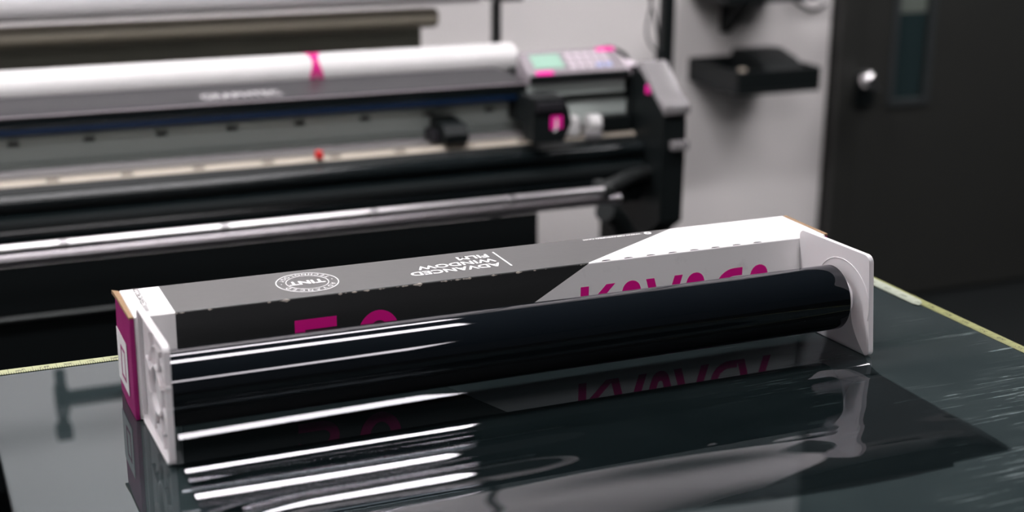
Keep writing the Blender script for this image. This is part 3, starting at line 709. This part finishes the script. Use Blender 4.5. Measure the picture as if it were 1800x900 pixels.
# pinch rollers
def pinch(x):
    bm = BM(); prism_x(bm, [(1.36, -.004), (1.285, -.010), (1.268, -.026), (1.272, -.044), (1.30, -.046), (1.36, -.030)], x, x+.050, .002); o = obj('pinch_roller_arm', bm, m_black, cut)
    bm = BM(); cyl(bm, (x+.004, 1.282, -.045), (x+.046, 1.282, -.045), .0075); obj('pinch_roller', bm, m_marks, o, smooth=True)
    bm = BM(); box(bm, x-.016, x-.001, 1.30, 1.35, -.046, -.024, .002); obj('arm_bracket', bm, m_greytop, o)
pinch(.812)
# right side housing and leg
bm = BM(); prism_x(bm, [(1.165, -.046), (1.165, .014), (1.265, .088), (1.46, .060), (1.48, -.26), (1.22, -.26), (1.165, -.22)], 1.240, 1.292, .003); side = obj('side_housing', bm, m_black, cut)
bm = BM(); prism_x(bm, [(1.158, .004), (1.158, .022), (1.163, .027), (1.180, .033), (1.196, .042), (1.262, .096), (1.280, .096), (1.280, .083), (1.265, .083)], 1.236, 1.297, .002); obj('side_lid', bm, m_lid, cut, smooth=True, label='light grey sloping lid')
bm = BM(); box(bm, 1.2345, 1.2395, 1.220, 1.238, .036, .054, .002); obj('side_label', bm, m_pink, side, label='small pink dot')
bm = BM(); box(bm, 1.2365, 1.246, 1.30, 1.47, -.06, .062, .003); obj('side_inner', bm, m_black, cut)
bm = BM(); box(bm, 1.255, 1.293, 1.148, 1.166, -.068, -.050, .003); obj('side_latch', bm, m_lid, cut)
bm = BM(); box(bm, 1.250, 1.305, 1.20, 1.46, FLOOR+.04, -.2605, .004); obj('leg', bm, m_black, cut)
bm = BM(); box(bm, 1.240, 1.315, 1.0, 1.75, FLOOR, FLOOR+.04, .004); obj('foot', bm, m_black, cut)
bm = BM(); box(bm, PX0+.03, PX0+.10, 1.20, 1.46, FLOOR+.04, -.19, .004); obj('leg', bm, m_black, cut)
bm = BM(); box(bm, PX0+.02, PX0+.11, 1.0, 1.75, FLOOR, FLOOR+.04, .004); obj('foot', bm, m_black, cut)
bm = BM(); box(bm, PX0+.10, 1.265, 1.40, 1.44, -.62, -.56, .003); obj('stand_rail', bm, m_steel, cut)
# take-up bars and their arms
bm = BM(); cyl(bm, (PX0, 1.00, -.0925), (1.025, 1.00, -.0925), .0080); rod = obj('upper_bar', bm, m_alu2, cut, smooth=True, label='shiny aluminium bar')
for k in range(8):
    x = .052+.264*(k-3)
    if x > 1.0: break
    bm = BM(); lathe(bm, [(-.004, .0079), (-.004, .0088), (-.002, .0088), (-.002, .0081), (.009, .0081), (.009, .0088), (.011, .0088), (.011, .0079)], (x-.01, 1.00, -.0925), (1, 0, 0), 32); obj('bar_joint', bm, m_joint, rod, smooth=True)
bm = BM(); cyl(bm, (PX0, 1.012, -.1145), (1.066, 1.012, -.1145), .0095); obj('lower_bar', bm, m_alu3, cut, smooth=True, label='lower aluminium bar')
bm = BM(); box(bm, 1.026, 1.046, .99, 1.05, -.104, -.083, .003); tube(bm, [(1.036, 1.02, -.095), (1.09, 1.07, -.10), (1.18, 1.18, -.12), (1.29, 1.25, -.13)], .014); obj('bar_arm', bm, m_steel, cut, smooth=True)
bm = BM(); tube(bm, [(1.09, 1.12, -.17), (1.14, 1.16, -.20), (1.20, 1.2, -.28), (1.28, 1.26, -.36)], .020); obj('brace', bm, m_black, cut, smooth=True)
# media basket
bm = BM(); prism_x(bm, [(1.235, -.191), (1.225, -.19), (1.222, -.275), (1.240, -.62), (1.38, -.90), (1.395, -.90), (1.256, -.62), (1.240, -.28)], PX0+.11, .992); obj('media_basket', bm, m_blackm, cut, label='black cloth media basket')
bm = BM(); cyl(bm, (PX0+.11, 1.217, -.283), (.990, 1.217, -.283), .005); obj('basket_rod', bm, m_steel, cut, smooth=True)

# media roll on top of the cutter, with a pink tie
bm = BM(); lathe(bm, [(0, 0), (0, .033), (.004, .036), (1.915, .036), (1.922, .033), (1.924, .018), (1.915, .017), (1.915, 0)], (-.85, 1.545, .0690), (1, 0, 0), 64)
tag(obj('vinyl_roll', bm, m_media, smooth=True), 'long white vinyl roll lying on top of the cutting plotter', 'roll')
bm = BM()
for tw in (-1, 1):
    pp = []
    for k in range(13):
        a = R_(-20+20*k); pp.append((.622+tw*.010*math.cos(a*1.1+.2), 1.545+.0372*math.cos(a+1.2), 0.0690+.0372*math.sin(a+1.2)))
    rows = []
    for (x, y, z) in pp: rows.append([bm.verts.new((x-.006, y, z)), bm.verts.new((x+.006, y, z))])
    for A, B in zip(rows, rows[1:]): bm.faces.new((A[0], A[1], B[1], B[0]))
bmesh.ops.solidify(bm, geom=list(bm.faces), thickness=.0008)
tag(obj('roll_tie', bm, m_pink), 'bright pink tie crossed around the white vinyl roll', 'tie')

# ================================================================== ROLL RACK BEHIND
rk = thing('roll_rack', 'dark metal roll rack with an upright post behind the cutting plotter', 'rack', (1.13, 1.80, FLOOR))
bm = BM(); box(bm, 1.120, 1.140, 1.77, 1.79, FLOOR, 1.3, .003); obj('post', bm, m_steel, rk)
bm = BM(); box(bm, PX0-.1, PX0-.08, 1.77, 1.79, FLOOR, 1.3, .003); obj('post', bm, m_steel, rk)
bm = BM(); box(bm, 1.095, 1.165, 1.70, 1.79, .172, .186, .003); obj('bracket', bm, m_steel, rk)
bm = BM(); cyl(bm, (.105, 1.745, .655), (1.118, 1.745, .655), .019); obj('rack_bar', bm, m_black, rk, smooth=True)
bm = BM(); cyl(bm, (.080, 1.745, .655), (.106, 1.745, .655), .034); box(bm, .082, .104, 1.733, 1.757, .585, .715, .003); box(bm, .076, .110, 1.725, 1.765, .715, .745, .003); obj('bar_flange', bm, m_black, rk)
bm = BM(); box(bm, PX0-.08, 1.12, 1.775, 1.79, 1.26, 1.30); obj('crossbar', bm, m_steel, rk)
bm = BM(); box(bm, PX0-.08, 1.12, 1.775, 1.79, -.5, -.46); obj('crossbar', bm, m_steel, rk)
bm = BM(); box(bm, PX0-.08, .95, 1.792, 1.80, -.30, .150, .002); obj('dark_backing', bm, m_olived, rk)  # plain dark olive sheet behind the rolls
bm = BM(); lathe(bm, [(0, 0), (0, .044), (1.905, .044), (1.91, .040), (1.91, 0)], (-.85, 1.715, .216), (1, 0, 0), 64)
tag(obj('paper_roll', bm, m_backroll, smooth=True), 'thick white roll hanging high on the rack behind the plotter', 'roll')
bm = BM(); lathe(bm, [(0, 0), (0, .022), (1.81, .022), (1.815, .019), (1.815, 0)], (-.85, 1.735, .140), (1, 0, 0), 64)
tag(obj('paper_roll', bm, m_olive, smooth=True), 'thinner olive grey roll hanging under the white roll on the rack', 'roll')

# tall post, cords and cable right of the plotter
bm = BM(); box(bm, 1.632, 1.664, 1.885, 1.915, FLOOR, .9, .003); p = obj('pole', bm, m_black); tag(p, 'tall slim black post between the plotter and the wall shelf', 'post')
bm = BM(); tube(bm, [(1.575, 1.86, .9), (1.583, 1.86, .40), (1.577, 1.86, .16), (1.590, 1.86, .10), (1.602, 1.86, .05), (1.604, 1.86, .0), (1.604, 1.86, -.06), (1.60, 1.87, -.3), (1.60, 1.87, -.9)], .0035)
cord = tag(obj('cord', bm, m_steel, smooth=True), 'thin dark cord hanging beside the black post', 'cord')
bm = BM(); tube(bm, [(1.560, 1.845, .9), (1.566, 1.845, .30), (1.575, 1.845, .16), (1.562, 1.845, .07), (1.574, 1.845, .03), (1.594, 1.845, .012)], .003)
tag(obj('cord', bm, m_steel, smooth=True), 'thin looped cord left of the straight cord by the post', 'cord')
bm = BM(); lathe(bm, [(0, 0), (.0, .007), (.006, .010), (.045, .010), (.055, .005), (.056, 0)], (1.604, 1.852, -.035), (0, 0, 1), 24); tag(obj('cable_connector', bm, m_black, smooth=True), 'small black connector on the cord beside the post', 'connector')
bm = BM(); tube(bm, [(1.205, 1.385, .060), (1.206, 1.39, .095), (1.222, 1.39, .108), (1.243, 1.385, .103), (1.262, 1.38, .090), (1.268, 1.38, .076)], .0045)
tag(obj('cable', bm, m_black, smooth=True), 'short black cable looping at the control panel end', 'cable')

# ================================================================== WALL SHELVES
sh = thing('wall_shelf', 'black open tray shelf on the wall holding a black case', 'shelf', (2.15, 2.27, -.165))
x0, x1, y0_, y1_, zb_, zt_ = 2.005, 2.280, 2.12, 2.399, -.178, -.122
bm = BM(); box(bm, x0, x1, y0_, y1_, zb_, zb_+.012, .002); obj('shelf_board', bm, m_black, sh)
bm = BM(); box(bm, x0, x1, y0_, y0_+.010, zb_+.0125, zt_+.012, .002); obj('front_lip', bm, m_black, sh)
for xx in (x0, x1-.010): bm = BM(); box(bm, xx, xx+.010, y0_+.0105, y1_, zb_+.0125, zt_+.012, .002); obj('side_lip', bm, m_black, sh)
bm = BM(); box(bm, x0+.0105, x1-.0105, y1_-.010, y1_, zb_+.0125, zt_+.012, .002); obj('back_lip', bm, m_black, sh)
bm = BM(); prism_x(bm, [(2.37, -.1655), (2.17, -.1655), (2.17, -.118), (2.22, -.098), (2.30, -.078), (2.37, -.085)], 2.13, 2.262, .006); tag(obj('case', bm, m_black), 'low black case lying in the wall shelf tray', 'case')
bm = BM(); cyl(bm, (2.055, 2.18, -.1655), (2.055, 2.18, -.112), .014, .012); tag(obj('cup', bm, m_beige, smooth=True), 'small beige cup in the front left of the wall shelf tray', 'cup')
sh2 = thing('wall_shelf', 'upper black wall shelf with a hanging bracket, cut off by the top of the photo', 'shelf', (2.13, 2.27, .055))
bm = BM(); box(bm, 1.985, 2.285, 2.16, 2.399, .075, .100, .003); obj('shelf_board', bm, m_black, sh2)
bm = BM(); box(bm, 1.985, 2.285, 2.16, 2.17, .1005, .130, .002); obj('front_lip', bm, m_black, sh2)
bm = BM(); prism_x(bm, [(2.399, -.040), (2.385, -.042), (2.25, .0745), (2.399, .0745)], 2.105, 2.135, .002); obj('bracket', bm, m_black, sh2)
bm = BM(); tube(bm, [(2.30, 2.39, .20), (2.345, 2.39, .07), (2.38, 2.39, .03), (2.43, 2.39, .012), (2.468, 2.385, .03)], .0055)
tag(obj('cable', bm, m_black, smooth=True), 'black cable curving down the white wall beside the door', 'cable')
